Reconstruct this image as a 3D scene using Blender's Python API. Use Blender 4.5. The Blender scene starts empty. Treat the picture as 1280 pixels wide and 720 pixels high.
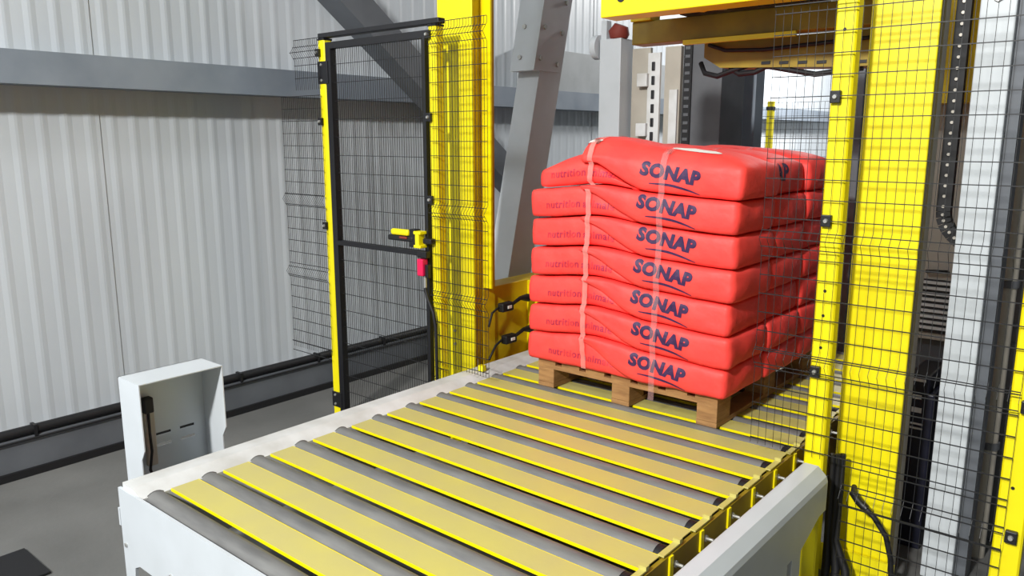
import bpy, bmesh, math, random
from mathutils import Vector, Matrix, noise
from mathutils.bvhtree import BVHTree

random.seed(7)
R = math.radians
PI = math.pi
scene = bpy.context.scene
col = scene.collection

# ------------------------------------------------------------------ camera
cd = bpy.data.cameras.new('camera')
cam = bpy.data.objects.new('camera', cd)
col.objects.link(cam)
cam.location = (0, 0, 1.80)
cam.rotation_euler = (R(90 - 10.81), 0, R(39.86))
cd.sensor_width = 36
cd.lens = 979 / 1280 * 36
cd.clip_start = 0.02
scene.camera = cam

# ------------------------------------------------------------------ world, lights, exposure
world = bpy.data.worlds.new('hall_daylight')
scene.world = world
world.use_nodes = True
bgn = world.node_tree.nodes['Background']
bgn.inputs[0].default_value = (0.86, 0.93, 1.0, 1)
bgn.inputs[1].default_value = 0.35


def area(name, loc, target, size, power, color=(1, 1, 1)):
    ld = bpy.data.lights.new(name, 'AREA')
    ld.shape = 'DISK'
    ld.size = size
    ld.energy = power
    ld.color = color
    o = bpy.data.objects.new(name, ld)
    col.objects.link(o)
    o.location = loc
    d = Vector(target) - Vector(loc)
    o.rotation_euler = d.to_track_quat('-Z', 'Y').to_euler()
    return o


area('hall_and_fill_light', (-0.85, -4.2, 5.2), (-2.0, 2.8, 0.8), 0.45, 840, (1.0, 0.99, 0.96))  # main high-bay hall lamp behind the camera
area('hall_and_fill_light', (-2.6, 11.2, 4.6), (-4.75, 11.2, 2.6), 0.8, 520, (1.0, 0.99, 0.97))  # added lamp, aimed sideways to brighten the far wall
area('hall_and_fill_light', (-2.8, -2.2, 5.8), (-3.6, 1.6, 0.8), 0.8, 130, (0.96, 0.98, 1.0))  # added fill lamp for the gate side

vs = scene.view_settings
vs.view_transform = 'Standard'
vs.look = 'None'
vs.gamma = 1
vs.use_curve_mapping = False
vs.exposure = -0.12


# ------------------------------------------------------------------ materials
def s2l(c):
    return tuple(((v / 255) / 12.92) if v / 255 <= 0.04045 else ((v / 255 + 0.055) / 1.055) ** 2.4 for v in c)


def mat(name, rgb, rough=0.5, metal=0.0, rgb2=None, scale=6.0, bump=0.0, bscale=60.0, spec=0.5,
        stretch=(1, 1, 1), lo=0.35, hi=0.7, alpha=1.0):
    m = bpy.data.materials.new(name)
    m.use_nodes = True
    nt = m.node_tree
    b = nt.nodes['Principled BSDF']
    b.inputs['Roughness'].default_value = rough
    b.inputs['Metallic'].default_value = metal
    b.inputs['Specular IOR Level'].default_value = spec
    b.inputs['Alpha'].default_value = alpha
    tc = nt.nodes.new('ShaderNodeTexCoord')
    mp = nt.nodes.new('ShaderNodeMapping')
    mp.inputs['Scale'].default_value = stretch
    nt.links.new(tc.outputs['Object'], mp.inputs[0])
    c1 = (*s2l(rgb), 1)
    c2 = (*s2l(rgb2), 1) if rgb2 else tuple(v * 0.86 for v in c1[:3]) + (1,)
    n = nt.nodes.new('ShaderNodeTexNoise')
    n.inputs['Scale'].default_value = scale
    n.inputs['Detail'].default_value = 5
    nt.links.new(mp.outputs[0], n.inputs['Vector'])
    r = nt.nodes.new('ShaderNodeValToRGB')
    r.color_ramp.elements[0].position = lo
    r.color_ramp.elements[1].position = hi
    r.color_ramp.elements[0].color = c1
    r.color_ramp.elements[1].color = c2
    nt.links.new(n.outputs['Fac'], r.inputs[0])
    nt.links.new(r.outputs[0], b.inputs['Base Color'])
    if bump:
        n2 = nt.nodes.new('ShaderNodeTexNoise')
        n2.inputs['Scale'].default_value = bscale
        n2.inputs['Detail'].default_value = 4
        nt.links.new(mp.outputs[0], n2.inputs['Vector'])
        bp = nt.nodes.new('ShaderNodeBump')
        bp.inputs['Strength'].default_value = bump
        bp.inputs['Distance'].default_value = 0.01
        nt.links.new(n2.outputs['Fac'], bp.inputs['Height'])
        nt.links.new(bp.outputs[0], b.inputs['Normal'])
    return m


M = {}
M['yellow'] = mat('yellow_powder_coat', (244, 228, 10), 0.38, rgb2=(236, 218, 8), scale=3)
M['yellow_dusty'] = mat('yellow_dusty_plate', (200, 190, 104), 0.4, rgb2=(190, 180, 116), scale=3.5, bump=0.05)
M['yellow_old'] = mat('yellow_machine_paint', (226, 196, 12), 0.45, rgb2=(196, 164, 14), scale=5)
M['yellow_shaded'] = mat('shaded_yellow_paint', (158, 134, 26), 0.5, rgb2=(124, 100, 26), scale=6)  # yellow paint with the shade on these parts mixed into its colour
M['white_paint'] = mat('white_machine_paint', (200, 206, 211), 0.4, rgb2=(192, 198, 202), scale=4)
M['rail_white'] = mat('rail_white_dusty', (214, 216, 216), 0.45, rgb2=(190, 190, 186), scale=7)
M['black'] = mat('black_paint', (22, 22, 26), 0.45)
M['rubber'] = mat('black_rubber', (16, 16, 20), 0.6)
M['wire'] = mat('black_wire', (26, 26, 28), 0.5)
M['roller'] = mat('grey_roller', (122, 122, 120), 0.5, metal=0.15, rgb2=(98, 98, 98), scale=5, stretch=(1, 6, 6), bump=0.05)
M['steel'] = mat('zinc_steel', (190, 190, 186), 0.35, metal=0.6)
M['galv'] = mat('galvanised_steel', (138, 147, 158), 0.5, metal=0.15, rgb2=(120, 130, 142), scale=3)
M['galv_dark'] = mat('dark_galvanised_steel', (104, 108, 114), 0.55, metal=0.15, rgb2=(88, 92, 98), scale=3)
M['wall'] = mat('wall_sheet_coated', (198, 204, 209), 0.42, rgb2=(186, 192, 198), scale=1.6, stretch=(1, 1, 0.35))
M['wall_grey'] = mat('plain_grey_sheet', (168, 172, 174), 0.5)
M['concrete'] = mat('concrete_floor', (112, 112, 110), 0.55, rgb2=(92, 92, 90), scale=1.5, bump=0.1, bscale=40)
M['sack'] = mat('red_woven_sack', (252, 74, 66), 0.58, rgb2=(246, 66, 62), scale=9, bump=0.42, bscale=16)
M['navy'] = mat('navy_print', (44, 26, 70), 0.55, rgb2=(70, 34, 78), scale=60)
M['plum'] = mat('faded_plum_print', (176, 40, 70), 0.5, rgb2=(214, 56, 66), scale=26, lo=0.42, hi=0.6)
M['wood'] = mat('pallet_wood', (166, 124, 76), 0.75, rgb2=(134, 96, 56), scale=9, stretch=(1, 1, 6), bump=0.2)
M['strap'] = mat('clear_strap_film', (250, 170, 160), 0.25, alpha=0.5)
M['strap_clear'] = mat('thin_clear_film', (240, 190, 190), 0.2, alpha=0.2)
M['label_white'] = mat('white_label', (240, 236, 228), 0.5)
M['cab_dark'] = mat('dark_grey_cabinet', (92, 94, 98), 0.5, rgb2=(80, 82, 86))
M['cab_beige'] = mat('beige_grey_panel', (176, 170, 158), 0.5, rgb2=(164, 158, 146))
M['cab_navy'] = mat('navy_cabinet', (20, 22, 40), 0.45)
M['red_plastic'] = mat('red_switch', (226, 24, 82), 0.4)
M['rust'] = mat('rust_red', (128, 48, 36), 0.7)
M['rib'] = mat('chain_rivets', (196, 190, 180), 0.4, metal=0.3)


# ------------------------------------------------------------------ mesh helpers
class MB:
    def __init__(self):
        self.v = []
        self.f = []
        self.mi = []
        self.sm = []

    def add(self, vs_, fs_, mi=0, sm=False):
        o = len(self.v)
        self.v += [tuple(p) for p in vs_]
        for f in fs_:
            self.f.append(tuple(i + o for i in f))
            self.mi.append(mi)
            self.sm.append(sm)
        return self

    def box(self, a, b, mi=0):
        x0, y0, z0 = a
        x1, y1, z1 = b
        v = [(x0, y0, z0), (x1, y0, z0), (x1, y1, z0), (x0, y1, z0), (x0, y0, z1), (x1, y0, z1), (x1, y1, z1), (x0, y1, z1)]
        f = [(0, 3, 2, 1), (4, 5, 6, 7), (0, 1, 5, 4), (1, 2, 6, 5), (2, 3, 7, 6), (3, 0, 4, 7)]
        return self.add(v, f, mi)

    def cbox(self, a, b, c=0.004, mi=0):
        """box with chamfered edges"""
        bm = bmesh.new()
        bmesh.ops.create_cube(bm, size=1)
        for v in bm.verts:
            v.co = Vector([(a[i] + b[i]) / 2 + v.co[i] * (b[i] - a[i]) for i in range(3)])
        bmesh.ops.bevel(bm, geom=bm.edges[:], offset=c, segments=2, affect='EDGES', profile=0.5)
        bm.verts.index_update()
        self.add([v.co for v in bm.verts], [[v.index for v in f.verts] for f in bm.faces], mi)
        bm.free()
        return self

    def tube(self, pts, r, n=8, mi=0, cap=True, sm=True):
        pts = [Vector(p) for p in pts]
        vs_, fs_ = [], []
        up = None
        for i, p in enumerate(pts):
            d = (pts[min(i + 1, len(pts) - 1)] - pts[max(i - 1, 0)]).normalized()
            if up is None:
                up = Vector((0, 0, 1)) if abs(d.z) < 0.9 else Vector((0, 1, 0))
            s = d.cross(up).normalized()
            up = s.cross(d).normalized()
            rr = r[i] if isinstance(r, (list, tuple)) else r
            for k in range(n):
                a = 2 * PI * (k + 0.5) / n
                vs_.append(p + s * (math.cos(a) * rr) + up * (math.sin(a) * rr))
        for i in range(len(pts) - 1):
            for k in range(n):
                k2 = (k + 1) % n
                fs_.append((i * n + k, i * n + k2, (i + 1) * n + k2, (i + 1) * n + k))
        self.add(vs_, fs_, mi, sm)
        if cap:
            self.add(vs_[:n], [tuple(range(n))[::-1]], mi)
            self.add(vs_[-n:], [tuple(range(n))], mi)
        return self

    def prism(self, poly, axis, a, b, mi=0):
        """poly: 2-d points in the two remaining axes (cyclic order x,y,z without axis)"""
        n = len(poly)

        def P(p, t):
            if axis == 'x':
                return (t, p[0], p[1])
            if axis == 'y':
                return (p[0], t, p[1])
            return (p[0], p[1], t)
        v = [P(p, a) for p in poly] + [P(p, b) for p in poly]
        f = [tuple(range(n)), tuple(range(2 * n - 1, n - 1, -1))]
        for i in range(n):
            j = (i + 1) % n
            f.append((i, i + n, j + n, j))
        return self.add(v, f, mi)

    def mesh(self, name, mats, off=(0, 0, 0)):
        me = bpy.data.meshes.new(name)
        o = Vector(off)
        me.from_pydata([tuple(Vector(p) - o) for p in self.v], [], self.f)
        for m in (mats if isinstance(mats, (list, tuple)) else [mats]):
            me.materials.append(m)
        me.polygons.foreach_set('material_index', self.mi)
        me.polygons.foreach_set('use_smooth', self.sm)
        bm = bmesh.new()
        bm.from_mesh(me)
        bmesh.ops.recalc_face_normals(bm, faces=bm.faces[:])
        bm.to_mesh(me)
        bm.free()
        me.update()
        return me

    def build(self, name, mats, parent=None, base=None):
        w = wloc(parent) if parent else Vector(base or (0, 0, 0))
        me = self.mesh(name, mats, w)
        o = bpy.data.objects.new(name, me)
        col.objects.link(o)
        if parent:
            o.parent = parent
        else:
            o.location = w
        return o


def wloc(o):
    p = Vector((0, 0, 0))
    while o:
        p += o.location
        o = o.parent
    return p


def tag(o, label, cat, group=None):
    o['label'] = label
    o['category'] = cat
    if group:
        o['group'] = group
    return o


def thing(name, label, cat, loc, group=None):
    o = bpy.data.objects.new(name, None)
    o.empty_display_size = 0.1
    col.objects.link(o)
    o.location = loc
    return tag(o, label, cat, group)


def struct(o):
    o['kind'] = 'structure'
    return o


def share(me, name, parent, loc, rot=None):
    o = bpy.data.objects.new(name, me)
    col.objects.link(o)
    o.parent = parent
    o.location = Vector(loc) - wloc(parent)
    if rot:
        o.rotation_euler = rot
    return o


def B(a, b, c=0):
    m = MB()
    return m.cbox(a, b, c) if c else m.box(a, b)


def bolt_mesh(axis, r=0.009, h=0.006, mi=0):
    m = MB()
    d = {'x': Vector((1, 0, 0)), 'y': Vector((0, 1, 0)), 'z': Vector((0, 0, 1))}[axis]
    m.tube([d * -0.002, d * h], r, 6, sm=False)
    return m.mesh('bolt', M['steel'])


# ------------------------------------------------------------------ setting
struct(B((-5.2, -6, -0.1), (5.5, 15.2, 0)).build('floor', M['concrete']))

wl = struct(B((-4.95, -6.0, 0), (-4.80, 15, 6.3)).build('wall_left', M['wall_grey']))
# corrugated coated sheets, each one metre wide and lapped over the next
pitch = 0.125
for s in range(21):
    y0 = -6.0 + s * 1.0
    prof = []
    lap = 0.004 if s % 2 else 0.0
    for k in range(8):
        y = y0 + k * pitch
        prof += [(y, -4.752), (y + 0.040, -4.752), (y + 0.066, -4.7485), (y + 0.080, -4.7485), (y + 0.106, -4.752)]
    prof.append((y0 + 1.004, -4.752))
    if not lap:
        prof[0] = (y0 - 0.004, -4.752)
    m = MB()
    v, f = [], []
    for (y, x) in prof:
        v += [(x + lap, y, 0.0), (x + lap, y, 6.3)]
    for i in range(len(prof) - 1):
        f.append((2 * i, 2 * i + 2, 2 * i + 3, 2 * i + 1))
    m.add(v, f)
    m.build('sheet_panel', M['wall'], wl)
B((-4.742, 5.75, 2.235), (-4.60, 8.9, 2.62)).build('grey_box', M['wall_grey'], wl)  # plain grey box on the wall above the girt

# steel girt, base channel, brace and black strip along the wall
struct(MB().prism([(-4.745, 2.075), (-4.57, 2.075), (-4.57, 2.245), (-4.745, 2.245)], 'y', -6, 14.9).build('trim_1', M['galv']))
struct(MB().prism([(-4.745, 0.04), (-4.575, 0.04), (-4.575, 0.215), (-4.745, 0.225)], 'y', -6, 14.9).build('trim_2', M['galv_dark']))
struct(B((-4.745, -6, 0), (-4.555, 14.9, 0.042)).build('shadow_gap_left', M['rubber']))  # black strip painting in the shadow gap at the wall foot
# diagonal brace: box section leaning in the wall plane
dv = Vector((0, 0.829, -0.612)).normalized()
nv = Vector((0, 0.612, 0.829)).normalized()
p0 = Vector((0, 3.44, 2.696)) - dv * 1.6
p1 = Vector((0, 3.44, 2.696)) + dv * 3.9
mb = MB()
q = []
for p in (p0, p1):
    for (x, w) in ((-4.56, 0), (-4.35, 0), (-4.35, 0.20), (-4.56, 0.20)):
        q.append(Vector((x, p.y + nv.y * w, p.z + nv.z * w)))
mb.add(q, [(0, 1, 2, 3), (7, 6, 5, 4), (0, 4, 5, 1), (1, 5, 6, 2), (2, 6, 7, 3), (3, 7, 4, 0)])
struct(mb.build('trim_3', M['galv_dark']))
struct(B((-4.8, 15, 0), (5.5, 15.15, 6.3)).build('wall_back', M['wall']))
struct(B((-5.2, -6, 6.3), (5.5, 15.2, 6.4)).build('ceiling', M['wall_grey']))  # unseen, added to block sky light from above; front stays open
struct(B((5.35, -6, 0), (5.5, 15, 6.3)).build('wall_right', M['galv_dark']))  # unseen wall, coloured dark to cut bounced light on the sack sides

# black conduit with clips above the base channel
cp = thing('conduit_pipe', 'long black conduit pipe running along the wall above the base channel', 'pipe', (-4.60, 2, 0.24))
MB().tube([(-4.60, -1.9, 0.245), (-4.60, 14.8, 0.245)], 0.027, 8).build('pipe', M['rubber'], cp)
MB().tube([(-4.565, -1.9, 0.205), (-4.565, 14.8, 0.205)], 0.006, 6).build('cable', M['rubber'], cp)
cm = MB().box((-0.03, -0.008, -0.040), (0.030, 0.008, 0.029)).mesh('clip', M['black'])
for k in range(22):
    share(cm, 'clip', cp, (-4.60, 0.2 + k * 0.62, 0.245))

# ------------------------------------------------------------------ roller conveyor
CX0, CX1 = -2.73, -1.088
ZT = 0.52
PIT = 0.2122
Y0 = 1.918 - 3 * PIT
NP = 17
YE = Y0 + NP * PIT
cv = thing('roller_conveyor', 'pallet roller conveyor with grey rollers, yellow cover plates and white side rail', 'conveyor', (-1.95, 1.166, 0))
lr = MB()
lr.prism([(-2.88, 0.26), (-2.88, 0.535), (-2.805, 0.535), (-2.738, 0.508), (-2.738, 0.26)], 'y', 1.172, YE)
lr.build('side_rail', M['rail_white'], cv)
rr = MB()
rr.prism([(-1.085, 0.25), (-1.085, 0.508), (-1.070, 0.508), (-1.070, 0.25)], 'y', 1.172, YE)
o = rr.build('side_plate', M['yellow_shaded'], cv)
# front end plate with notched foot
ep = MB()
ep.prism([(-2.895, 0.10), (-2.895, 0.515), (-1.0, 0.515), (-1.0, 0.10), (-1.07, 0.10), (-1.07, 0.235),
          (-2.77, 0.235), (-2.81, 0.215), (-2.83, 0.10)], 'y', 1.160, 1.172)
epo = ep.build('end_plate', M['white_paint'], cv)
bolt_y = bolt_mesh('y')
for x, z in ((-2.868, 0.29), (-2.526, 0.29), (-1.9, 0.29), (-1.3, 0.29)):
    share(bolt_y, 'bolt', epo, (x, 1.157, z))
# flange lip on the corner of the end plate
B((-2.908, 1.158, 0.36), (-2.896, 1.17, 0.43)).build('lug', M['white_paint'], epo)
# rollers
rm = MB().tube([(-2.745 + 1.915, 0, 0), (-1.125 + 1.915, 0, 0)], 0.047, 24)
rm.tube([(-2.745 + 1.915, 0, 0), (-2.742 + 1.915, 0, 0)], 0.049, 24)
rme = rm.mesh('roller', M['roller'])
cap = MB().tube([(-0.012, 0, 0), (0.012, 0, 0)], 0.046, 20).tube([(0, 0, 0), (0.03, 0, 0)], 0.012, 8)
cme = cap.mesh('end_cap', M['rubber'])
for k in range(NP + 1):
    y = Y0 + k * PIT - 0.052
    if y > YE - 0.02:
        break
    r_ = share(rme, 'roller', cv, (-1.915, y, ZT - 0.047))
    share(cme, 'end_cap', r_, (-1.112, y, ZT - 0.047))
# folded yellow cover plates between the rollers
pm = MB()
pl = 0.108
pm.box((CX0, 0.003, -0.003), (CX1, pl, 0), 0)
pm.box((CX0, 0, -0.011), (CX1, 0.003, 0), 1)
pm.box((CX0, pl, -0.011), (CX1, pl + 0.003, 0), 1)
pme = pm.mesh('cover_plate', [M['yellow_dusty'], M['yellow']], (0, 0, 0))
tb = MB()
tb.box((-0.012, 0.0, -0.003), (0.010, 0.118, 0.003), 0)
tb.box((-0.014, 0.100, 0.003), (0.012, 0.118, 0.016), 0)
tme = tb.mesh('retainer_bar', M['yellow_dusty'])
vt = B((0, -0.011, -0.075), (0.007, 0.011, 0.0)).mesh('tab', M['yellow'])
bx = MB().tube([(-0.004, 0, 0), (0.006, 0, 0)], 0.013, 6, sm=False).tube([(0.006, 0, 0), (0.03, 0, 0)], 0.006, 8).mesh('bolt', M['steel'])
for k in range(NP):
    y = Y0 + k * PIT
    share(pme, 'cover_plate', cv, (0, y, ZT - 0.004))
    t_ = share(tme, 'retainer_bar', cv, (-1.084, y - 0.104, ZT - 0.004))
    share(vt, 'tab', cv, (-1.070, y - 0.070, ZT - 0.012))
    share(bx, 'bolt', cv, (-1.068, y - 0.040, ZT - 0.052))
for (x, y) in ((-2.85, 1.3), (-2.85, 3.0), (-2.85, 4.6), (-1.12, 1.3), (-1.12, 3.0), (-1.12, 4.6)):
    B((x - 0.025, y, 0), (x + 0.025, y + 0.08, 0.26)).build('leg', M['white_paint'], cv)

# white side guard outside the conveyor
sg = thing('side_guard', 'white folded steel side guard beside the conveyor, ending at the fence post', 'guard', (-0.92, 1.9, 0))
MB().prism([(-0.965, 0.40), (-0.965, 0.562), (-0.955, 0.568), (-0.905, 0.568), (-0.872, 0.535), (-0.866, 0.515), (-0.866, 0.40)], 'y', 0.7, 2.915).build('beam', M['white_paint'], sg)
MB().prism([(0.7, 0.335), (0.7, 0.40), (2.86, 0.40), (2.67, 0.335)], 'x', -0.882, -0.868).build('side_panel', M['white_paint'], sg)
yb = 2.67
while yb > 0.8:
    B((-0.882, yb - 0.085, 0.0), (-0.868, yb, 0.335)).build('upright', M['white_paint'], sg)
    yb -= 0.13
B((-0.962, 2.45, 0), (-0.90, 2.53, 0.40)).build('leg', M['white_paint'], sg)
B((-0.962, 1.0, 0), (-0.90, 1.08, 0.40)).build('leg', M['white_paint'], sg)

# white open sheet-metal housing bolted outside the left rail
hb = thing('sensor_housing', 'white open sheet metal housing with four slots on the conveyor side rail', 'housing', (-3.03, 1.46, 0.26))
X0, X1, YA, YB, ZA, ZB = -3.118, -2.945, 1.292, 1.642, 0.40, 0.870
bp_ = MB()
# back sheet built around the four slots
slots = [(1.420, 1.485, 0.590), (1.523, 1.588, 0.590), (1.420, 1.485, 0.542), (1.523, 1.588, 0.542)]
ys = sorted({YA, YB, 1.420, 1.485, 1.523, 1.588})
zs = [ZA, 0.536, 0.548, 0.584, 0.596, ZB]
for i in range(len(ys) - 1):
    for j in range(len(zs) - 1):
        if i in (1, 3) and j in (1, 3):
            continue
        bp_.box((X0, ys[i], zs[j]), (X0 + 0.004, ys[i + 1], zs[j + 1]))
bp_.build('back_sheet', M['white_paint'], hb)
B((X0, YA, ZB - 0.004), (X1, YB, ZB)).build('top_sheet', M['white_paint'], hb)
sidep = [(X0 + 0.004, ZA), (X0 + 0.004, ZB - 0.004), (X1, ZB - 0.004), (X1, 0.60), (X1 - 0.03, 0.555), (X1 - 0.03, ZA)]
MB().prism(sidep, 'y', YA, YA + 0.004).build('side_sheet', M['white_paint'], hb)
MB().prism(sidep, 'y', YB - 0.004, YB).build('side_sheet', M['white_paint'], hb)
for y in (1.36, 1.56):
    B((X1 - 0.06, y, 0.42), (-2.88, y + 0.04, 0.45)).build('bracket', M['steel'], hb)
sn = thing('reflex_sensor', 'dark plug and brass terminal strip inside the white open housing', 'sensor', (-3.06, 1.335, 0.50))
MB().cbox((-3.113, 1.365, 0.70), (-3.075, 1.405, 0.765), 0.006).build('plug', M['rubber'], sn)
MB().cbox((-3.113, 1.368, 0.47), (-3.09, 1.410, 0.70), 0.004).build('terminal_strip', M['cab_beige'], sn)
MB().tube([(-3.09, 1.385, 0.71), (-3.07, 1.375, 0.62), (-3.075, 1.38, 0.54), (-3.06, 1.36, 0.47), (-3.05, 1.37, 0.42)], 0.006, 6).build('cable', M['rubber'], sn)

# dark steel offcut on the floor
tag(B((-3.72, 0.72, 0.0), (-3.42, 1.07, 0.012), 0.003).build('steel_offcut', M['rubber'], base=(-3.57, 0.9, 0)),
    'flat black plate lying on the concrete floor beside the conveyor', 'plate')

# ------------------------------------------------------------------ pallet
PX0, PX1, PY0, PY1 = -2.447, -1.435, 3.150, 4.350
pz = ZT
pt = thing('wooden_pallet', 'wooden pallet under the stack of red sacks', 'pallet', (-1.94, 3.75, pz))
for x in (PX0, (PX0 + PX1) / 2 - 0.05, PX1 - 0.10):
    B((x, PY0, pz), (x + 0.10, PY1, pz + 0.022)).build('bottom_board', M['wood'], pt)
    for y in (PY0, (PY0 + PY1) / 2 - 0.07, PY1 - 0.14):
        B((x, y, pz + 0.022), (x + 0.10, y + 0.14, pz + 0.100), 0.003).build('block', M['wood'], pt)
for y in (PY0, (PY0 + PY1) / 2 - 0.07, PY1 - 0.14):
    B((PX0, y, pz + 0.100), (PX1, y + 0.14, pz + 0.122)).build('stringer_board', M['wood'], pt)
for k in range(7):
    x = PX0 + k * (PX1 - PX0 - 0.11) / 6
    B((x, PY0, pz + 0.122), (x + 0.11, PY1, pz + 0.144)).build('deck_board', M['wood'], pt)
PTOP = pz + 0.144

# ------------------------------------------------------------------ sacks
LH = 0.148
NL = 7


def sst(a, b, x):
    t = max(0.0, min(1.0, (x - a) / (b - a)))
    return t * t * (3 - 2 * t)


def dome(x, z):
    f = max(0.0, min(1.0, (z - PTOP) / 0.14))
    return f * (0.034 * math.exp(-((x + 2.08) / 0.24) ** 2) - 0.012 * sst(-1.75, -1.40, x))


def tB(x):      # share of the layer that belongs to the right-hand sack
    return 0.10 + 0.90 * sst(-2.20, -1.80, x)


def sack_mesh(x0, x1, y0, y1, z0, z1, seed, kind, top=False):
    nx = max(8, int((x1 - x0) / 0.022))
    ny = max(8, int((y1 - y0) / 0.030))
    nz = 8
    bm = bmesh.new()
    cache = {}
    hx, hy, hz = (x1 - x0) / 2, (y1 - y0) / 2, (z1 - z0) / 2
    c = Vector(((x0 + x1) / 2, (y0 + y1) / 2, (z0 + z1) / 2))
    rnd = random.Random(seed)
    off = Vector((rnd.random() * 50, rnd.random() * 50, rnd.random() * 50))

    def V(i, j, k):
        key = (i, j, k)
        if key in cache:
            return cache[key]
        u, v, w = 2 * i / nx - 1, 2 * j / ny - 1, 2 * k / nz - 1
        p = Vector((u * hx, v * hy, w * hz))
        r = 0.013
        core = Vector((max(-hx + r, min(hx - r, p.x)), max(-hy + r, min(hy - r, p.y)), max(-hz + r, min(hz - r, p.z))))
        d = p - core
        if d.length > 1e-6:
            p = core + d.normalized() * r
        # sides belly out at mid height, ends pinch towards the seams
        bul = (1 - w * w)
        if abs(u) > 0.99:
            p.x += math.copysign(0.014 * bul * (1 - v * v * 0.7), u)
        if abs(v) > 0.99:
            p.y += math.copysign(0.012 * bul * (1 - u * u * 0.6), v)
        q = p + c
        nsc = noise.noise_vector((q * 9.0) + off)
        nsf = noise.noise_vector((q * 24.0) + off)
        amp = 0.0075
        q.x += nsc.x * amp
        q.y += nsc.y * amp + nsf.y * 0.0040
        q.z += nsc.z * amp * 0.35
        zz = q.z
        if kind == 'A':
            back = sst(SY0 + 0.36, SY0 + 0.43, q.y)
            sq = (-2.10 - x0) / (x1 - x0)
            xf = q.x
            q.x = x0 + (q.x - x0) * (1 - back * (1 - sq))
            t = max(0.07, min(1.0, 1 - tB(xf) + 0.085))
            t = t * (1 - back) + back
            zz = z0 + (zz - z0) * t
        elif kind == 'B':
            t = max(tB(q.x), 0.30) if top else tB(q.x)
            zz = z1 - (z1 - zz) * t
            q.y -= 0.020 * (1 - sst(-1.95, -1.62, q.x)) * (1 - v) / 2
        if top and w > -0.2:
            puff = (1 - u ** 4 if not (kind == 'B' and u < 0) else 1) * (1 - v ** 4)
            zz += (0.058 if kind == 'B' else 0.050) * puff * sst(-0.2, 1, w)
            if kind == 'B':
                zz += 0.022 * (1 - sst(-2.18, -1.75, q.x)) * sst(-0.2, 1, w) * (1 - v * v)
            if kind == 'A':
                zz -= (0.030 + 0.020 * (1 - sst(-2.46, -2.2, q.x))) * sst(-0.2, 1, w)
        zz += dome(q.x, zz)
        q.z = max(zz, PTOP + 0.0005)
        cache[key] = bm.verts.new(q)
        return cache[key]

    def quad(a, b, c_, d):
        try:
            f = bm.faces.new((a, b, c_, d))
            f.smooth = True
        except ValueError:
            pass
    for i in range(nx):
        for j in range(ny):
            quad(V(i, j, 0), V(i, j + 1, 0), V(i + 1, j + 1, 0), V(i + 1, j, 0))
            quad(V(i, j, nz), V(i + 1, j, nz), V(i + 1, j + 1, nz), V(i, j + 1, nz))
        for k in range(nz):
            quad(V(i, 0, k), V(i + 1, 0, k), V(i + 1, 0, k + 1), V(i, 0, k + 1))
            quad(V(i, ny, k), V(i, ny, k + 1), V(i + 1, ny, k + 1), V(i + 1, ny, k))
    for j in range(ny):
        for k in range(nz):
            quad(V(0, j, k), V(0, j, k + 1), V(0, j + 1, k + 1), V(0, j + 1, k))
            quad(V(nx, j, k), V(nx, j + 1, k), V(nx, j + 1, k + 1), V(nx, j, k + 1))
    bmesh.ops.recalc_face_normals(bm, faces=bm.faces[:])
    return bm


def text_verts(body, size, width, shear=0.0, bold=0.0):
    cu = bpy.data.curves.new('lettering', 'FONT')
    cu.body = body
    cu.size = size
    cu.shear = shear
    cu.offset = bold
    cu.space_character = 1.10
    cu.align_x = 'CENTER'
    cu.resolution_u = 3
    ob = bpy.data.objects.new('lettering_tmp', cu)
    col.objects.link(ob)
    dg = bpy.context.evaluated_depsgraph_get()
    dg.update()
    me = bpy.data.meshes.new_from_object(ob.evaluated_get(dg))
    bm = bmesh.new()
    bm.from_mesh(me)
    bmesh.ops.triangulate(bm, faces=bm.faces[:])
    for _ in range(3):
        e = [e for e in bm.edges if e.calc_length() > size * 0.16]
        if not e:
            break
        bmesh.ops.subdivide_edges(bm, edges=e, cuts=1)
        bmesh.ops.triangulate(bm, faces=bm.faces[:])
    xs_ = [v.co.x for v in bm.verts]
    ys_ = [v.co.y for v in bm.verts]
    cx_, cy_ = (min(xs_) + max(xs_)) / 2, (min(ys_) + max(ys_)) / 2
    sc = width / (max(xs_) - min(xs_))
    vv = [((v.co.x - cx_) * sc, (v.co.y - cy_) * sc) for v in bm.verts]
    bm.verts.index_update()
    ff = [[v.index for v in f.verts] for f in bm.faces]
    bm.free()
    bpy.data.objects.remove(ob)
    bpy.data.curves.remove(cu)
    bpy.data.meshes.remove(me)
    return vv, ff


T_SONAP = text_verts('SONAP', 0.1, 0.292, shear=0.2, bold=0.0062)
T_NUT = text_verts('nutrition', 0.1, 0.205, shear=0.1, bold=0.002)
T_ANI = text_verts('animale', 0.1, 0.175, shear=0.1, bold=0.002)
T_AP = text_verts('AP', 0.1, 0.15, shear=0.2, bold=0.004)
# swoosh under the word: a tapering arc
sw_v, sw_f = [], []
NS = 14
for i in range(NS + 1):
    t = i / NS
    x = -0.10 + 0.24 * t
    y = -0.058 + 0.012 * math.sin(PI * t) - 0.006 * t
    h = 0.0045 * math.sin(PI * (0.06 + 0.88 * t)) + 0.001
    sw_v += [(x, y - h), (x, y + h)]
    if i:
        sw_f.append((2 * i - 2, 2 * i, 2 * i + 1, 2 * i - 1))


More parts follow.
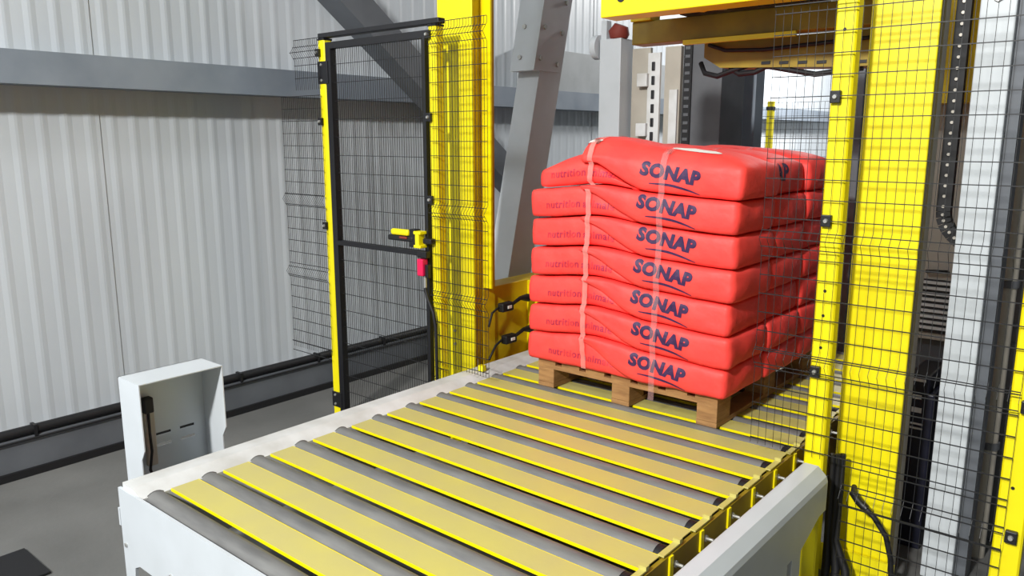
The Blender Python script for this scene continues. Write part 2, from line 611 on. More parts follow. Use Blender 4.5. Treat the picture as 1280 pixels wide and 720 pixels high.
def print_on(bvh, T, cx_, cz_, mat_, name, parent, face='front', slope=0.0):
    mb_ = MB()
    pts, ok = [], []
    for (a, b) in T[0]:
        if face == 'front':
            x = cx_ + a
            z = cz_ + b + a * slope + dome(x, cz_)
            hit = bvh.ray_cast(Vector((x, 2.6, z)), Vector((0, 1, 0)))
            p = hit[0] + Vector((0, -0.0022, 0)) if hit[0] else None
            if p is not None and p.y > 3.25:
                p = None
        else:
            y = cx_ + a
            z = cz_ + b
            hit = bvh.ray_cast(Vector((-0.8, y, z)), Vector((-1, 0, 0)))
            p = hit[0] + Vector((0.0022, 0, 0)) if hit[0] else None
        ok.append(p is not None)
        pts.append(p if p is not None else Vector((cx_, 0, 0)))
    fs_ = [f for f in T[1] if all(ok[i] for i in f)]
    used = sorted({i for f in fs_ for i in f})
    mp = {u: n for n, u in enumerate(used)}
    mb_.add([pts[i] for i in used], [[mp[i] for i in f] for f in fs_])
    if not fs_:
        return None
    return mb_.build(name, mat_, parent)


lay_words = ['bottom layer on the pallet', 'second layer up from the pallet', 'third layer up from the pallet', 'middle layer of the stack',
             'fifth layer up from the pallet', 'sixth layer up from the pallet', 'top layer of the stack']
SACKS = []
front_bm = []
SX0, SX1, SY0 = -2.485, -1.385, 3.118
for L in range(NL):
    z0 = PTOP + L * LH + 0.003
    z1 = PTOP + (L + 1) * LH - 0.003
    rl = random.Random(100 + L)
    jx, jy = rl.uniform(-0.010, 0.010), rl.uniform(-0.008, 0.008)
    top = L == NL - 1
    if top:
        jx += 0.02
    specs = [
        ('A', (SX0 + jx + (0.04 if top else 0), -1.86, SY0 + 0.006 + jy, SY0 + 0.62), 'red sack with narrow lettered end at the gate side, {}'),
        ('B', (-2.16, SX1 + jx, SY0 + jy, SY0 + 0.405), 'red sack with large navy lettering on its long side, {}'),
        ('C', (-2.085, SX1 - 0.004 + rl.uniform(-.012, .012), SY0 + 0.420, SY0 + 0.812), 'red sack in the middle of the column-side row, {}'),
        ('C', (-2.085, SX1 - 0.004 + rl.uniform(-.012, .012), SY0 + 0.83, SY0 + 1.22), 'red sack at the rear of the column-side row, {}'),
        ('C', (SX0 + 0.01, -2.105, SY0 + 0.645, SY0 + 1.22), 'red sack at the rear on the white leg side, {}'),
    ]
    for si, (kind, (xa, xb, ya, yb), lab) in enumerate(specs):
        bm = sack_mesh(xa, xb, ya, yb, z0, z1, L * 10 + si, kind, top)
        bvh = BVHTree.FromBMesh(bm)
        me = bpy.data.meshes.new('sack')
        base = Vector(((xa + xb) / 2, (ya + yb) / 2, z0))
        bmesh.ops.translate(bm, verts=bm.verts[:], vec=-base)
        bm.to_mesh(me)
        bm.free()
        me.materials.append(M['sack'])
        root = thing('sack', lab.format(lay_words[L]), 'sack', base, 'red sacks stacked on the pallet')
        o = bpy.data.objects.new('bag', me)
        col.objects.link(o)
        o.parent = root
        SACKS.append((root, si, L, bvh))
        zc = (z0 + z1) / 2
        if si == 0:
            front_bm.append(bvh)
            tx = -2.165 + rl.uniform(-.02, .02)
            print_on(bvh, T_NUT, tx - 0.10, zc - 0.012, M['plum'], 'printed_lettering', root, slope=-0.02)
            print_on(bvh, T_ANI, tx + 0.105, zc - 0.018, M['plum'], 'printed_lettering', root, slope=-0.02)
        elif si == 1:
            front_bm.append(bvh)
            tx = -1.712 + jx + rl.uniform(-.006, .006)
            print_on(bvh, T_SONAP, tx, zc + 0.022, M['navy'], 'printed_lettering', root, slope=-0.09)
            print_on(bvh, (sw_v, sw_f), tx, zc + 0.018, M['navy'], 'printed_underline', root, slope=-0.09)
        elif si == 2 and top:
            print_on(bvh, T_AP, 3.63, zc + 0.02, M['navy'], 'printed_lettering', root, face='side')

# straps hugging the front of the stack, over the top and down the back
allb = [s[3] for s in SACKS]


def cast(o_, d_, default):
    best = None
    for b in allb:
        h = b.ray_cast(Vector(o_), Vector(d_))
        if h[0] is not None and (best is None or h[3] < best[1]):
            best = (h[0], h[3])
    return best[0] if best else default


def strap(name, label, xlow, xtop, w, zlow, mt='strap'):
    pts = []
    zs_ = [zlow + (1.86 - zlow) * i / 60 for i in range(61)]
    ys_ = []
    for z in zs_:
        x = xlow + (xtop - xlow) * (z - zs_[0]) / (zs_[-1] - zs_[0])
        y = 9
        for dx in (-w / 2, 0, w / 2):
            h = cast((x + dx, 2.6, z), (0, 1, 0), None)
            if h is not None and h.y < 3.25:
                y = min(y, h.y)
        ys_.append(y)
    zt = max(z for z, y in zip(zs_, ys_) if y < 9)
    for i, z in enumerate(zs_):
        if z > zt:
            break
        lo_, hi_ = max(0, i - 3), min(len(zs_), i + 4)
        yy = [ys_[k] for k in range(lo_, hi_) if ys_[k] < 9]
        y = 0.5 * min(yy) + 0.5 * min(ys_[i], max(yy)) if yy else 3.10
        x = xlow + (xtop - xlow) * (z - zs_[0]) / (zs_[-1] - zs_[0])
        pts.append(Vector((x, y - 0.0035, z)))
    for i in range(1, 40):
        y = 3.115 + i * 1.21 / 40
        zz = max((cast((xtop + dx, y, 2.2), (0, 0, -1), Vector((0, 0, 1.7))).z for dx in (-w / 2, 0, w / 2)))
        pts.append(Vector((xtop, y, zz + 0.004)))
    pts.append(Vector((xtop, 4.365, pts[-1].z - 0.03)))
    pts.append(Vector((xlow, 4.372, zlow)))
    v, f = [], []
    for i, p in enumerate(pts):
        v += [p + Vector((-w / 2, 0, 0)), p + Vector((w / 2, 0, 0))]
        if i:
            f.append((2 * i - 2, 2 * i, 2 * i + 1, 2 * i - 1))
    o = MB().add(v, f, 0, True).build(name, M[mt], base=(xlow, 3.1, zlow))
    return tag(o, label, 'strap')


strap('packing_strap', 'pale clear packing strap crossing the small lettered sack ends', -2.140, -2.105, 0.028, 0.672)
strap('packing_strap', 'pale clear packing strap crossing the large navy lettering', -1.745, -1.725, 0.030, 0.60, 'strap_clear')

# torn white label on top of the topmost lettered sack, and a scrap where the strap bends over
def patch(name, label, cx_, cy_, rx, ry, zoff=0.004):
    v, f = [], []
    n = 14
    for k, t in enumerate((0.0, 0.35, 0.7, 1.0)):
        for i in range(n):
            x = cx_ + rx * t * math.cos(2 * PI * i / n)
            y = cy_ + ry * t * math.sin(2 * PI * i / n) * (0.8 + 0.2 * math.cos(3.0 * i))
            h = cast((x, y, 2.3), (0, 0, -1), Vector((x, y, 1.78)))
            v.append(h + Vector((0, 0, zoff)))
            if k:
                j = (i + 1) % n
                f.append(((k - 1) * n + i, (k - 1) * n + j, k * n + j, k * n + i))
    o = MB().add(v, f, 0, True).build(name, M['label_white'], base=tuple(v[0]))
    return tag(o, label, 'label')


patch('paper_label', 'torn white label lying on top of the sack stack', -1.62, 3.215, 0.12, 0.035)
patch('strap_tail', 'white strap tail folded over the top edge of the stack', -2.13, 3.165, 0.05, 0.012, 0.008)

# ------------------------------------------------------------------ safety fence
YF = 2.98
YM = 2.966


def bends_path(x, z0, z1, bends):
    pts = [(x, YM, z0)]
    for b in sorted(bends):
        if z0 + 0.05 < b < z1 - 0.02:
            pts += [(x, YM, b - 0.045), (x, YM - 0.032, b), (x, YM, b + 0.045)]
    pts.append((x, YM, z1))
    return pts


BENDS = (0.45, 0.95, 1.42, 2.31)


def mesh_rows(z0, z1, step=0.075):
    rows = []
    z = z1
    while z > z0 - 0.001:
        rows.append(z)
        z -= step
    rows += [b + s for b in BENDS for s in (-0.032, 0.032) if z0 < b < z1]
    return rows


def wire_panel(parent, x0, x1, z0, z1, vstep=0.031, step=0.075, bends=BENDS, vr=0.0011):
    m = MB()
    for z in mesh_rows(z0, z1, step):
        near = min([abs(z - b) for b in bends] or [1])
        y = YM - 0.004 - (0.032 * max(0, 1 - near / 0.045))
        m.tube([(x0, y, z), (x1, y, z)], 0.0024, 4, sm=False)
    h = m.build('horizontal_wire', M['wire'], parent)
    h['kind'] = 'stuff'
    m = MB()
    n = int(round((x1 - x0) / vstep))
    for i in range(n + 1):
        x = x0 + (x1 - x0) * i / n
        m.tube(bends_path(x, z0, z1, bends), vr, 4, sm=False)
    v = m.build('vertical_wire', M['wire'], parent)
    v['kind'] = 'stuff'


# panel between gate post and wall, cut back around the girt
fp = thing('wire_fence_panel', 'short black wire mesh fence panel between gate post and corrugated wall', 'fence', (-4.17, YM, 0.4), 'wire mesh fence panels')
wire_panel(fp, -4.37, -3.965, 0.44, 2.055, vstep=0.020, vr=0.0013)
wire_panel(fp, -4.21, -3.965, 2.09, 2.385, vstep=0.020, vr=0.0013)
fp = thing('wire_fence_panel', 'black wire mesh fence panel in front of the yellow column beside the gate', 'fence', (-2.83, YM, 0.1), 'wire mesh fence panels')
wire_panel(fp, -3.035, -2.635, 0.56, 2.385, vstep=0.020, vr=0.0013)
wire_panel(fp, -3.035, -2.93, 0.10, 0.545, vstep=0.020, vr=0.0013)
fp = thing('wire_fence_panel', 'black wire mesh fence panel in front of the yellow column beside the sacks', 'fence', (-0.7, YM, 0.1), 'wire mesh fence panels')
wire_panel(fp, -0.83, -0.295, 0.10, 0.575)
wire_panel(fp, -1.20, -0.295, 0.575, 2.40)


clamp_me = MB().cbox((-0.018, -0.016, -0.022), (0.018, 0.004, 0.022), 0.003).mesh('clamp', M['black'])
cbolt_me = MB().tube([(0, -0.024, 0), (0, -0.014, 0)], [0.007, 0.010], 10).mesh('clamp_bolt', M['steel'])
hole_me = MB().tube([(0, -0.0015, 0), (0, 0.001, 0)], 0.006, 10).mesh('bolt_hole', M['black'])


def post(label, x0, x1, clamps, cx_, holes=(), bands=(), top=2.37):
    p = thing('fence_post', label, 'post', ((x0 + x1) / 2, YF + 0.03, 0), 'yellow fence posts')
    m = MB()
    m.prism([(x0 + 0.006, YF), (x1 - 0.006, YF), (x1, YF + 0.006), (x1, YF + 0.054), (x1 - 0.006, YF + 0.06),
             (x0 + 0.006, YF + 0.06), (x0, YF + 0.054), (x0, YF + 0.006)], 'z', 0.008, top)
    m.build('upright', M['yellow'], p)
    B((x0 - 0.04, YF - 0.02, 0), (x1 + 0.04, YF + 0.08, 0.008)).build('base_plate', M['yellow'], p)
    B((x0 - 0.002, YF - 0.003, top), (x1 + 0.002, YF + 0.062, top + 0.012), 0.003).build('cap', M['black'], p)
    for z in clamps:
        c = share(clamp_me, 'clamp', p, (cx_, YF - 0.004, z))
        share(cbolt_me, 'clamp_bolt', c, (cx_, YF - 0.004, z))
    for z in holes:
        share(hole_me, 'bolt_hole', p, ((x0 + x1) / 2 - 0.004, YF, z))
    for (za, zb) in bands:
        h = B((x0 - 0.003, YF - 0.006, za), (x1 + 0.03, YF + 0.03, zb), 0.003).build('hinge', M['black'], p)
        for z in (za + 0.02, zb - 0.02):
            share(cbolt_me, 'clamp_bolt', h, ((x0 + x1) / 2, YF + 0.012, z))
    return p


post('yellow fence post on the hinge side of the gate', -3.995, -3.935, (1.90, 1.27, 2.30), -3.985, bands=((2.12, 2.25), (0.10, 0.20)))
post('yellow fence post on the latch side of the gate', -3.060, -3.000, (2.33, 1.91, 1.475), -3.052)
post('yellow fence post between the red sacks and the yellow column', -0.985, -0.910, (1.947, 1.500, 0.920), -0.962, holes=(2.18, 1.235, 1.14, 1.015))
post('yellow fence post beside the white machine column', -0.325, -0.238, (1.947, 1.43, 0.93, 0.47), -0.272, holes=(0.64, 1.10))

hd = thing('gate_header', 'black tube joining the tops of the two gate posts', 'bar', (-3.5, YF + 0.03, 2.36))
MB().cbox((-4.00, YF + 0.005, 2.384), (-2.985, YF + 0.055, 2.412), 0.004).build('tube', M['black'], hd)

gt = thing('fence_gate', 'black framed wire mesh gate between two yellow posts', 'gate', (-3.5, YF, 0.05))
GX0, GX1 = -3.925, -3.085
B((GX0, YF, 0.06), (GX0 + 0.045, YF + 0.04, 2.355)).build('stile', M['black'], gt)
B((GX1 - 0.022, YF, 0.06), (GX1, YF + 0.04, 2.355)).build('stile', M['black'], gt)
B((GX0 + 0.045, YF, 2.318), (GX1 - 0.022, YF + 0.04, 2.355)).build('top_rail', M['black'], gt)
B((GX0 + 0.045, YF, 1.158), (GX1 - 0.022, YF + 0.04, 1.185)).build('middle_rail', M['black'], gt)
B((GX0 + 0.045, YF, 0.06), (GX1 - 0.022, YF + 0.04, 0.09)).build('bottom_rail', M['black'], gt)
wm = MB()
z = 2.23
while z > 0.12:
    wm.tube([(GX0 + 0.04, YF + 0.02, z), (GX1 - 0.02, YF + 0.02, z)], 0.0022, 4, sm=False)
    z -= 0.106
wo = wm.build('horizontal_wire', M['wire'], gt)
wo['kind'] = 'stuff'
wm = MB()
x = GX0 + 0.07
while x < GX1 - 0.03:
    wm.tube([(x, YF + 0.023, 0.07), (x, YF + 0.023, 2.33)], 0.0014, 4, sm=False)
    x += 0.019
wo = wm.build('vertical_wire', M['wire'], gt)
wo['kind'] = 'stuff'
# sliding latch and its housing
lt = thing('gate_latch', 'black and yellow sliding latch across gate and post', 'latch', (-3.2, YF - 0.03, 1.24))
MB().cbox((-3.335, YF - 0.055, 1.270), (-3.19, YF - 0.025, 1.305), 0.012).build('handle', M['yellow'], lt)
MB().cbox((-3.365, YF - 0.050, 1.238), (-3.16, YF - 0.004, 1.268), 0.008).build('slide', M['black'], lt)
MB().cbox((-3.19, YF - 0.046, 1.21), (-3.145, YF - 0.001, 1.31), 0.004).build('housing', M['black'], lt)
MB().cbox((-3.14, YF - 0.050, 1.215), (-3.11, YF - 0.001, 1.295), 0.004).build('yellow_block', M['yellow'], lt)
MB().cbox((-3.15, YF - 0.052, 1.285), (-3.095, YF - 0.001, 1.302), 0.003).build('yellow_flange', M['yellow'], lt)
MB().cbox((-3.15, YF - 0.052, 1.210), (-3.095, YF - 0.001, 1.226), 0.003).build('yellow_flange', M['yellow'], lt)
MB().cbox((-3.09, YF - 0.040, 1.236), (-3.025, YF - 0.002, 1.266), 0.006).build('bolt_end', M['black'], lt)
MB().cbox((-3.26, YF - 0.056, 1.254), (-3.20, YF - 0.048, 1.266), 0.002).build('marker', M['rust'], lt)
sw = thing('interlock_switch', 'small red safety switch below the gate latch', 'switch', (-3.10, YF - 0.02, 1.06))
MB().cbox((-3.135, YF - 0.045, 1.055), (-3.088, YF - 0.002, 1.150), 0.006).build('body', M['red_plastic'], sw)
MB().cbox((-3.088, YF - 0.030, 1.045), (-3.064, YF - 0.002, 1.12), 0.004).build('actuator', M['black'], sw)
MB().cbox((-3.14, YF - 0.040, 1.155), (-3.066, YF - 0.002, 1.195), 0.006).build('bracket', M['black'], sw)
MB().tube([(-3.09, YF - 0.025, 1.05), (-3.09, YF - 0.025, 0.985)], 0.009, 8).build('gland', M['steel'], sw)
MB().tube([(-3.09, YF - 0.028, 0.99), (-3.07, YF - 0.028, 0.93), (-3.03, YF - 0.028, 0.86), (-3.012, YF - 0.028, 0.78), (-3.01, YF - 0.028, 0.6), (-3.005, YF - 0.028, 0.3), (-3.02, YF - 0.028, 0.02)], 0.010, 8).build('cable', M['rubber'], sw)

# ------------------------------------------------------------------ yellow gantry
gn = thing('gantry_frame', 'tall yellow steel gantry columns and beams standing either side of the conveyor', 'gantry', (-1.95, 3.5, 0))
TOPZ = 4.3
for (xa, xb, inner) in ((-3.21, -2.95, -2.95), (-0.930, -0.695, -0.930)):
    s = 1 if inner == xb else -1
    c = B((xa, 3.20, 0), (xb, 3.212, TOPZ), 0.004).build('column', M['yellow'], gn)
    B((xa + 0.035, 3.212, 0), (xb - 0.035, 3.302, TOPZ)).build('column_box', M['yellow_old'], gn)
    B((xa - 0.03, 3.18, 0), (xb + 0.03, 3.19, 0.12)).build('foot', M['yellow'], c)
    if s > 0:
        B((min(inner - 0.045 * s, inner + 0.04 * s), 3.302, 0.955 if s > 0 else 0.0), (max(inner - 0.045 * s, inner + 0.04 * s), 3.315, TOPZ)).build('guide_flange', M['yellow'], gn)
    B((xa + 0.02, 3.30, 0), (xb - 0.02, 3.40, TOPZ)).build('column_web', M['yellow_old'], gn)
    if s < 0:
        B((xb - 0.02, 3.302, 0), (xb - 0.006, 3.37, TOPZ)).build('column_lip', M['cab_beige'], gn)
B((-3.12, 3.318, 0.30), (-2.982, 4.30, 0.945), 0.005).build('side_beam', M['yellow_old'], gn)
B((-3.12, 3.72, 0), (-2.905, 3.86, 0.94), 0.005).build('rear_post', M['yellow'], gn)
for z in (0.70, 0.62):
    share(cbolt_me, 'bolt', gn, (-3.10, 3.199 + 0.014, z))

# sensors on the beam
for zc, lab, dy in ((0.825, 'upper black photo sensor on the yellow beam behind the conveyor rail', 0.0), (0.625, 'lower black photo sensor just above the conveyor rail', 0.03)):
    s_ = thing('photo_sensor', lab, 'sensor', (-2.93, 3.45 + dy, zc), 'photo sensors on the side beam')
    MB().cbox((-2.951, 3.40 + dy, zc - 0.028), (-2.905, 3.50 + dy, zc + 0.025), 0.008).build('body', M['rubber'], s_)
    MB().cbox((-2.906, 3.44 + dy, zc - 0.010), (-2.900, 3.475 + dy, zc + 0.008), 0.002).build('lens', M['label_white'], s_)
    MB().tube([(-2.93, 3.50 + dy, zc), (-2.925, 3.58 + dy, zc + 0.03), (-2.93, 3.66 + dy, zc + 0.02)], [0.010, 0.012, 0.026], 8).build('connector', M['rubber'], s_)
    MB().tube([(-2.94, 3.40 + dy, zc), (-2.93, 3.33 + dy, zc - 0.02), (-2.94, 3.31, zc - 0.10)], 0.007, 6).build('cable', M['rubber'], s_)
rf = thing('rail_sensor_clip', 'small yellow clip on the conveyor rail next to the column', 'clip', (-2.80, 3.10, 0.535))
B((-2.83, 3.09, 0.535), (-2.79, 3.12, 0.565)).build('clip', M['yellow'], rf)
B((-2.828, 3.088, 0.538), (-2.824, 3.091, 0.60)).build('pin', M['steel'], rf)

# lifting carriage above the sacks
cg = thing('lift_carriage', 'yellow lifting carriage hanging above the red sacks', 'carriage', (-1.6, 3.6, 2.2))
B((-2.215, 3.32, 2.372), (-0.96, 3.46, 2.62), 0.005).build('front_beam', M['yellow'], cg)
MB().tube([(-2.10, 3.316, 2.455), (-2.10, 3.325, 2.455)], 0.022, 16).build('hole', M['black'], cg)
B((-2.28, 3.72, 2.285), (-0.97, 3.84, 2.40), 0.005).build('rear_beam', M['yellow_shaded'], cg)
B((-2.28, 3.70, 2.40), (-2.16, 3.80, 2.44), 0.003).build('bracket', M['yellow_old'], cg)
B((-2.06, 3.46, 2.42), (-1.98, 3.75, 2.50)).build('cross_bar', M['yellow_old'], cg)
B((-1.45, 3.46, 2.42), (-1.37, 3.75, 2.50)).build('cross_bar', M['yellow_old'], cg)
MB().prism([(-2.1, 2.425), (-1.95, 2.43), (-1.8, 2.40), (-1.82, 2.395), (-1.95, 2.415), (-2.1, 2.41)], 'y', 3.58, 3.64).build('gusset', M['yellow'], cg)
B((-1.95, 3.62, 2.395), (-1.25, 3.70, 2.56)).build('drive_box', M['cab_navy'], cg)
MB().prism([(-1.92, 2.405), (-1.86, 2.44), (-1.78, 2.42), (-1.70, 2.415), (-1.70, 2.395), (-1.80, 2.40)], 'y', 3.60, 3.615).build('cable_tray', M['yellow_dusty'], cg)
MB().prism([(-1.93, 2.285), (-1.93, 2.21), (-1.84, 2.155), (-1.20, 2.125), (-0.98, 2.125), (-0.98, 2.285)], 'y', 3.86, 4.02).build('gear_housing', M['yellow_shaded'], cg)
B((-1.97, 3.70, 2.262), (-1.40, 3.718, 2.285)).build('bright_strip', M['yellow'], cg)
for k in range(6):
    B((-1.62 + k * 0.09, 3.855, 2.158 - k * 0.004), (-1.575 + k * 0.09, 3.862, 2.172 - k * 0.004)).build('slot', M['black'], cg)
MB().tube([(-1.90, 3.85, 2.27), (-1.80, 3.83, 2.235), (-1.60, 3.83, 2.225), (-1.10, 3.83, 2.245)], 0.010, 8).build('hose', M['rubber'], cg)
MB().tube([(-1.98, 3.93, 2.19), (-1.94, 3.90, 2.135), (-1.86, 3.88, 2.115), (-1.78, 3.88, 2.14), (-1.70, 3.88, 2.16)], 0.014, 8).build('hose', M['rubber'], cg)
MB().tube([(-1.80, 3.90, 2.15), (-1.74, 3.88, 2.12), (-1.66, 3.88, 2.125), (-1.60, 3.88, 2.15), (-1.48, 3.88, 2.125), (-1.36, 3.88, 2.10), (-1.15, 3.9, 2.12)], 0.014, 8).build('hose', M['rubber'], cg)

# ------------------------------------------------------------------ white inclined leg with bolted sleeve
il = thing('inclined_leg', 'white inclined machine leg with bolted sleeve behind the yellow column', 'leg', (-3.4, 3.63, 0))


def slant(m, x0, x1, ya, yb, za, zb, lean=0.243):
    q_ = []
    for zz in (za, zb):
        d = lean * zz
        q_ += [(x0, ya + d, zz), (x1, ya + d, zz), (x1, yb + d, zz), (x0, yb + d, zz)]
    m.add(q_, [(0, 3, 2, 1), (4, 5, 6, 7), (0, 1, 5, 4), (1, 2, 6, 5), (2, 3, 7, 6), (3, 0, 4, 7)])
    return m


slant(MB(), -3.48, -3.30, 3.695, 3.935, 0.0, 4.3).build('leg_tube', M['white_paint'], il)
slv = slant(MB(), -3.492, -3.288, 3.615, 3.905, 2.24, 4.3).build('sleeve', M['white_paint'], il)
bolt_x = bolt_mesh('x', 0.016, 0.012)
for (dy, z) in ((0.045, 2.32), (0.24, 2.29), (0.045, 2.52), (0.24, 2.50), (0.24, 2.70), (0.045, 2.72)):
    share(bolt_x, 'bolt', slv, (-3.286, 3.615 + 0.243 * z + dy, z))
bolt_yy = bolt_mesh('y', 0.016, 0.012)
for z in (2.33, 2.53, 2.73):
    share(bolt_yy, 'bolt', slv, (-3.42, 3.615 + 0.243 * z - 0.010, z))

# white machine posts and slotted bracket behind the stack
wp = thing('machine_post', 'white square machine post with rust red buffer on top behind the sacks', 'post', (-3.13, 4.95, 0))
B((-3.235, 4.85, 0), (-3.06, 5.02, 2.49), 0.004).build('upright', M['white_paint'], wp)
MB().tube([(-3.11, 4.90, 2.49), (-3.11, 4.90, 2.53), (-3.09, 4.90, 2.58)], [0.06, 0.075, 0.05], 16).build('buffer', M['rust'], wp)
B((-3.245, 4.88, 2.46), (-3.20, 4.94, 2.62)).build('side_tab', M['white_paint'], wp)
MB().tube([(-3.29, 4.88, 2.44), (-3.245, 4.88, 2.44)], 0.085, 18).build('pulley', M['white_paint'], wp)
sb = thing('slotted_upright', 'light slotted steel upright bracket next to the white machine post', 'bracket', (-2.88, 4.95, 0))
B((-3.03, 4.96, 0), (-2.885, 4.99, 2.42)).build('back_plate', M['cab_beige'], sb)
B((-2.885, 4.93, 0), (-2.79, 4.95, 2.38)).build('slotted_strip', M['rail_white'], sb)
for k in range(9):
    B((-2.853, 4.922, 1.50 + k * 0.095), (-2.828, 4.932, 1.56 + k * 0.095), 0.004).build('slot', M['black'], sb)
for z in (2.20, 1.86):
    B((-2.955, 4.90, z - 0.045), (-2.875, 4.945, z + 0.045), 0.004).build('lug', M['rail_white'], sb)
bp2 = thing('guard_panel', 'beige grey steel panel with pale edge strip beside the dark cabinet', 'panel', (-2.73, 5.0, 0))
B((-2.785, 4.99, 0), (-2.665, 5.03, 2.42)).build('sheet', M['cab_beige'], bp2)
B((-2.735, 4.97, 0), (-2.675, 4.99, 2.13)).build('edge_strip', M['rail_white'], bp2)

dc = thing('dark_cabinet', 'dark grey cabinet with black cable chain strip behind the sacks', 'cabinet', (-2.5, 5.1, 0))
B((-2.645, 4.99, 0), (-2.36, 5.35, 2.48), 0.004).build('body', M['cab_dark'], dc)
chm = B((-2.635, 4.975, 0), (-2.575, 4.989, 2.46)).build('chain_strip', M['rubber'], dc)
lk = B((-0.018, -0.004, -0.010), (0.018, 0.002, 0.010)).mesh('chain_slot', M['cab_dark'])
for k in range(18):
    share(lk, 'chain_slot', chm, (-2.605, 4.975, 1.52 + k * 0.055))
gp = thing('grey_column', 'plain grey column right behind the dark cabinet', 'column', (-2.33, 5.6, 0))
B((-2.55, 5.6, 0), (-2.38, 5.75, 3.2), 0.004).build('shaft', M['galv'], gp)
B((-2.57, 5.58, 0), (-2.36, 5.77, 0.02)).build('base_plate', M['galv'], gp)
gp = thing('grey_column', 'plain grey column seen between the sack stack and the fence post', 'column', (-1.45, 4.9, 0))
B((-1.565, 4.9, 0), (-1.43, 5.04, 3.2), 0.004).build('shaft', M['galv_dark'], gp)
B((-1.585, 4.88, 0), (-1.41, 5.06, 0.02)).build('base_plate', M['galv_dark'], gp)

# far fence with its own post
ff = thing('fence_post', 'distant slim yellow fence post near the far wall behind the sacks', 'post', (-3.64, 9.0, 0), 'yellow fence posts')
B((-3.68, 9.0, 0.01), (-3.61, 9.06, 2.22), 0.004).build('upright', M['yellow'], ff)
B((-3.685, 8.985, 2.12), (-3.605, 9.065, 2.16)).build('clamp', M['black'], ff)
B((-3.72, 8.96, 0), (-3.57, 9.10, 0.01)).build('base_plate', M['yellow'], ff)
fw = thing('wire_fence_panel', 'distant wire mesh fence panel beside the slim yellow post', 'fence', (-3.3, 9.0, 0.1), 'wire mesh fence panels')
m = MB()
z = 2.2
while z > 0.1:
    m.tube([(-3.86, 8.99, z), (-2.4, 8.99, z)], 0.003, 4, sm=False)
    z -= 0.075
o = m.build('horizontal_wire', M['wire'], fw)
o['kind'] = 'stuff'
m = MB()
x = -3.86
while x < -2.4:
    m.tube([(x, 8.984, 0.1), (x, 8.984, 2.2)], 0.002, 4, sm=False)
    x += 0.06
o = m.build('vertical_wire', M['wire'], fw)
o['kind'] = 'stuff'

# ------------------------------------------------------------------ right-hand side behind the fence
wc = thing('machine_column', 'white vertical machine column behind the wire fence', 'column', (-0.55, 3.42, 0))
B((-0.612, 3.40, 0), (-0.495, 3.56, 4.3), 0.005).build('upright', M['white_paint'], wc)
B((-0.494, 3.44, 0), (-0.455, 3.56, 4.3)).build('side_channel', M['galv_dark'], wc)
share(bolt_yy, 'bolt', wc, (-0.555, 3.392, 2.30))
ch = thing('cable_chain', 'black plastic cable chain hanging beside the white machine column', 'cable chain', (-0.68, 3.42, 1.35))
path = [Vector((-0.668, 3.44, 2.36 - i * 0.04)) for i in range(22)]
lastz = path[-1].z
for i in range(1, 9):
    a = i * R(8.0)
    path.append(Vector((-0.668 + 0.16 * (1 - math.cos(a)) * 1.6, 3.44, lastz - 0.0 - 0.16 * math.sin(a) * 1.05)))
for i in range(len(path) - 1):
    a, b = path[i], path[i + 1]
    d = (b - a).normalized()
    s = Vector((d.z, 0, -d.x))
    w = 0.025
    m = MB()
    q = []
    for yy in (-0.02, 0.02):
        for (p, e) in ((a, 1), (b, 1)):
            q += [p + s * w + Vector((0, yy, 0)), p - s * w + Vector((0, yy, 0))]
    m.add(q, [(0, 1, 3, 2), (4, 6, 7, 5), (0, 2, 6, 4), (1, 5, 7, 3), (0, 4, 5, 1), (2, 3, 7, 6)])
    lo_ = m.build('link', M['rubber'], ch)
    c_ = (a + b) / 2
    MB().tube([(c_.x, 3.412, c_.z), (c_.x, 3.419, c_.z)], 0.006, 8).build('rivet', M['rib'], lo_)
B((-0.71, 3.42, 2.34), (-0.615, 3.46, 2.40)).build('end_bracket', M['black'], ch)

bc = thing('machine_cabinet', 'beige grey machine cabinet with louvred vent between yellow and white columns', 'cabinet', (-0.8, 4.2, 0))
B((-1.02, 4.05, 0.86), (-0.59, 4.5, 2.05), 0.004).build('upper_body', M['cab_beige'], bc)
B((-1.02, 4.10, 0), (-0.59, 4.5, 0.86)).build('lower_body', M['cab_dark'], bc)
for k in range(9):
    B((-0.845, 4.03, 1.13 - k * 0.027), (-0.70, 4.05, 1.143 - k * 0.027)).build('louvre', M['rail_white'], bc)
B((-0.850, 4.042, 0.895), (-0.695, 4.049, 1.15)).build('vent_recess', M['black'], bc)
hn = MB().tube([(-0.83, 4.05, 1.185), (-0.83, 4.02, 1.19), (-0.745, 4.02, 1.195), (-0.745, 4.05, 1.19)], 0.008, 6)
hn.build('handle', M['black'], bc)
B((-0.96, 3.86, 1.95), (-0.58, 4.04, 2.6)).build('top_housing', M['yellow_old'], bc)
nb = thing('drive_unit', 'navy black drive unit with pale nameplates low beside the yellow column', 'machine', (-0.72, 3.75, 0))
B((-0.80, 3.62, 0), (-0.665, 3.95, 0.72), 0.008).build('body', M['cab_navy'], nb)
B((-0.775, 3.60, 0.72), (-0.685, 3.90, 0.80), 0.01).build('terminal_box', M['cab_navy'], nb)
for (z, h, w) in ((0.775, 0.012, 0.05), (0.69, 0.020, 0.035), (0.63, 0.022, 0.04), (0.575, 0.008, 0.05), (0.555, 0.008, 0.05)):
    B((-0.75, 3.597 if z > .72 else 3.616, z), (-0.75 + w, 3.599 if z > .72 else 3.619, z + h)).build('nameplate', M['rail_white'], nb)

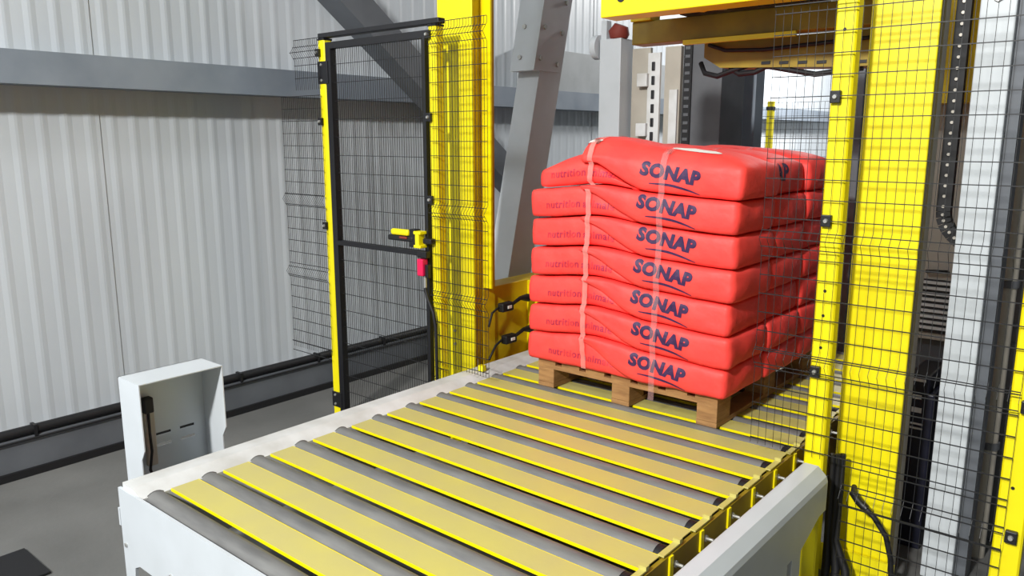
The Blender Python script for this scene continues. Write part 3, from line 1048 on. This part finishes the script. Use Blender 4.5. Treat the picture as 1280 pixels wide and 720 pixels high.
dk = thing('control_cabinet', 'dark grey control cabinet panels behind the white machine column', 'cabinet', (-0.2, 4.15, 0))
B((-0.57, 3.92, 0), (0.55, 4.4, 2.6), 0.004).build('body', M['cab_dark'], dk)
for (x0_, x1_) in ((-0.55, -0.40), (-0.385, -0.16), (-0.145, 0.10)):
    B((x0_, 3.905, 1.0), (x1_, 3.919, 2.5), 0.004).build('door', M['cab_dark'], dk)
    B((x0_, 3.905, 0.1), (x1_, 3.919, 0.93), 0.004).build('door', M['cab_dark'], dk)
pp = thing('vertical_pipe', 'grey vertical pipe in front of the dark control cabinet', 'pipe', (-0.465, 3.74, 0))
MB().tube([(-0.465, 3.74, 0), (-0.465, 3.74, 2.7)], 0.035, 14).build('tube', M['cab_beige'], pp)
for z in (0.5, 1.2, 1.9):
    MB().tube([(-0.465, 3.74, z), (-0.465, 3.74, z + 0.03)], 0.042, 14).build('collar', M['cab_dark'], pp)

# hoses at the foot of the column
hz = thing('hose_bundle', 'thick black hose bundle dropping behind the fence post to the floor', 'hose', (-0.88, 3.1, 0))
for k, (dx, bx_) in enumerate(((0, -0.03), (0.018, 0.01), (0.03, 0.06))):
    MB().tube([(-0.905 + dx, 3.09 + k * 0.012, 0.56), (-0.905 + dx, 3.09 + k * 0.012, 0.35), (-0.90 + dx, 3.09, 0.20), (-0.88 + dx + bx_ * 0.5, 3.08, 0.09), (-0.86 + bx_, 3.05, 0.016)],
              [0.012, 0.014, 0.016, 0.018, 0.016], 8).build('hose', M['rubber'], hz)
cb = thing('bent_cable', 'black ribbed cable arching out from the lower yellow column', 'cable', (-0.7, 3.1, 0))
MB().tube([(-0.845, 3.199, 0.40), (-0.835, 3.15, 0.395), (-0.80, 3.12, 0.375), (-0.74, 3.11, 0.335), (-0.69, 3.11, 0.27), (-0.665, 3.11, 0.18), (-0.655, 3.11, 0.08), (-0.65, 3.12, 0.011)], 0.011, 8).build('cable', M['rubber'], cb)
MB().tube([(-0.835, 3.15, 0.395), (-0.80, 3.12, 0.375), (-0.77, 3.115, 0.357)], 0.017, 10).build('gland', M['black'], cb)
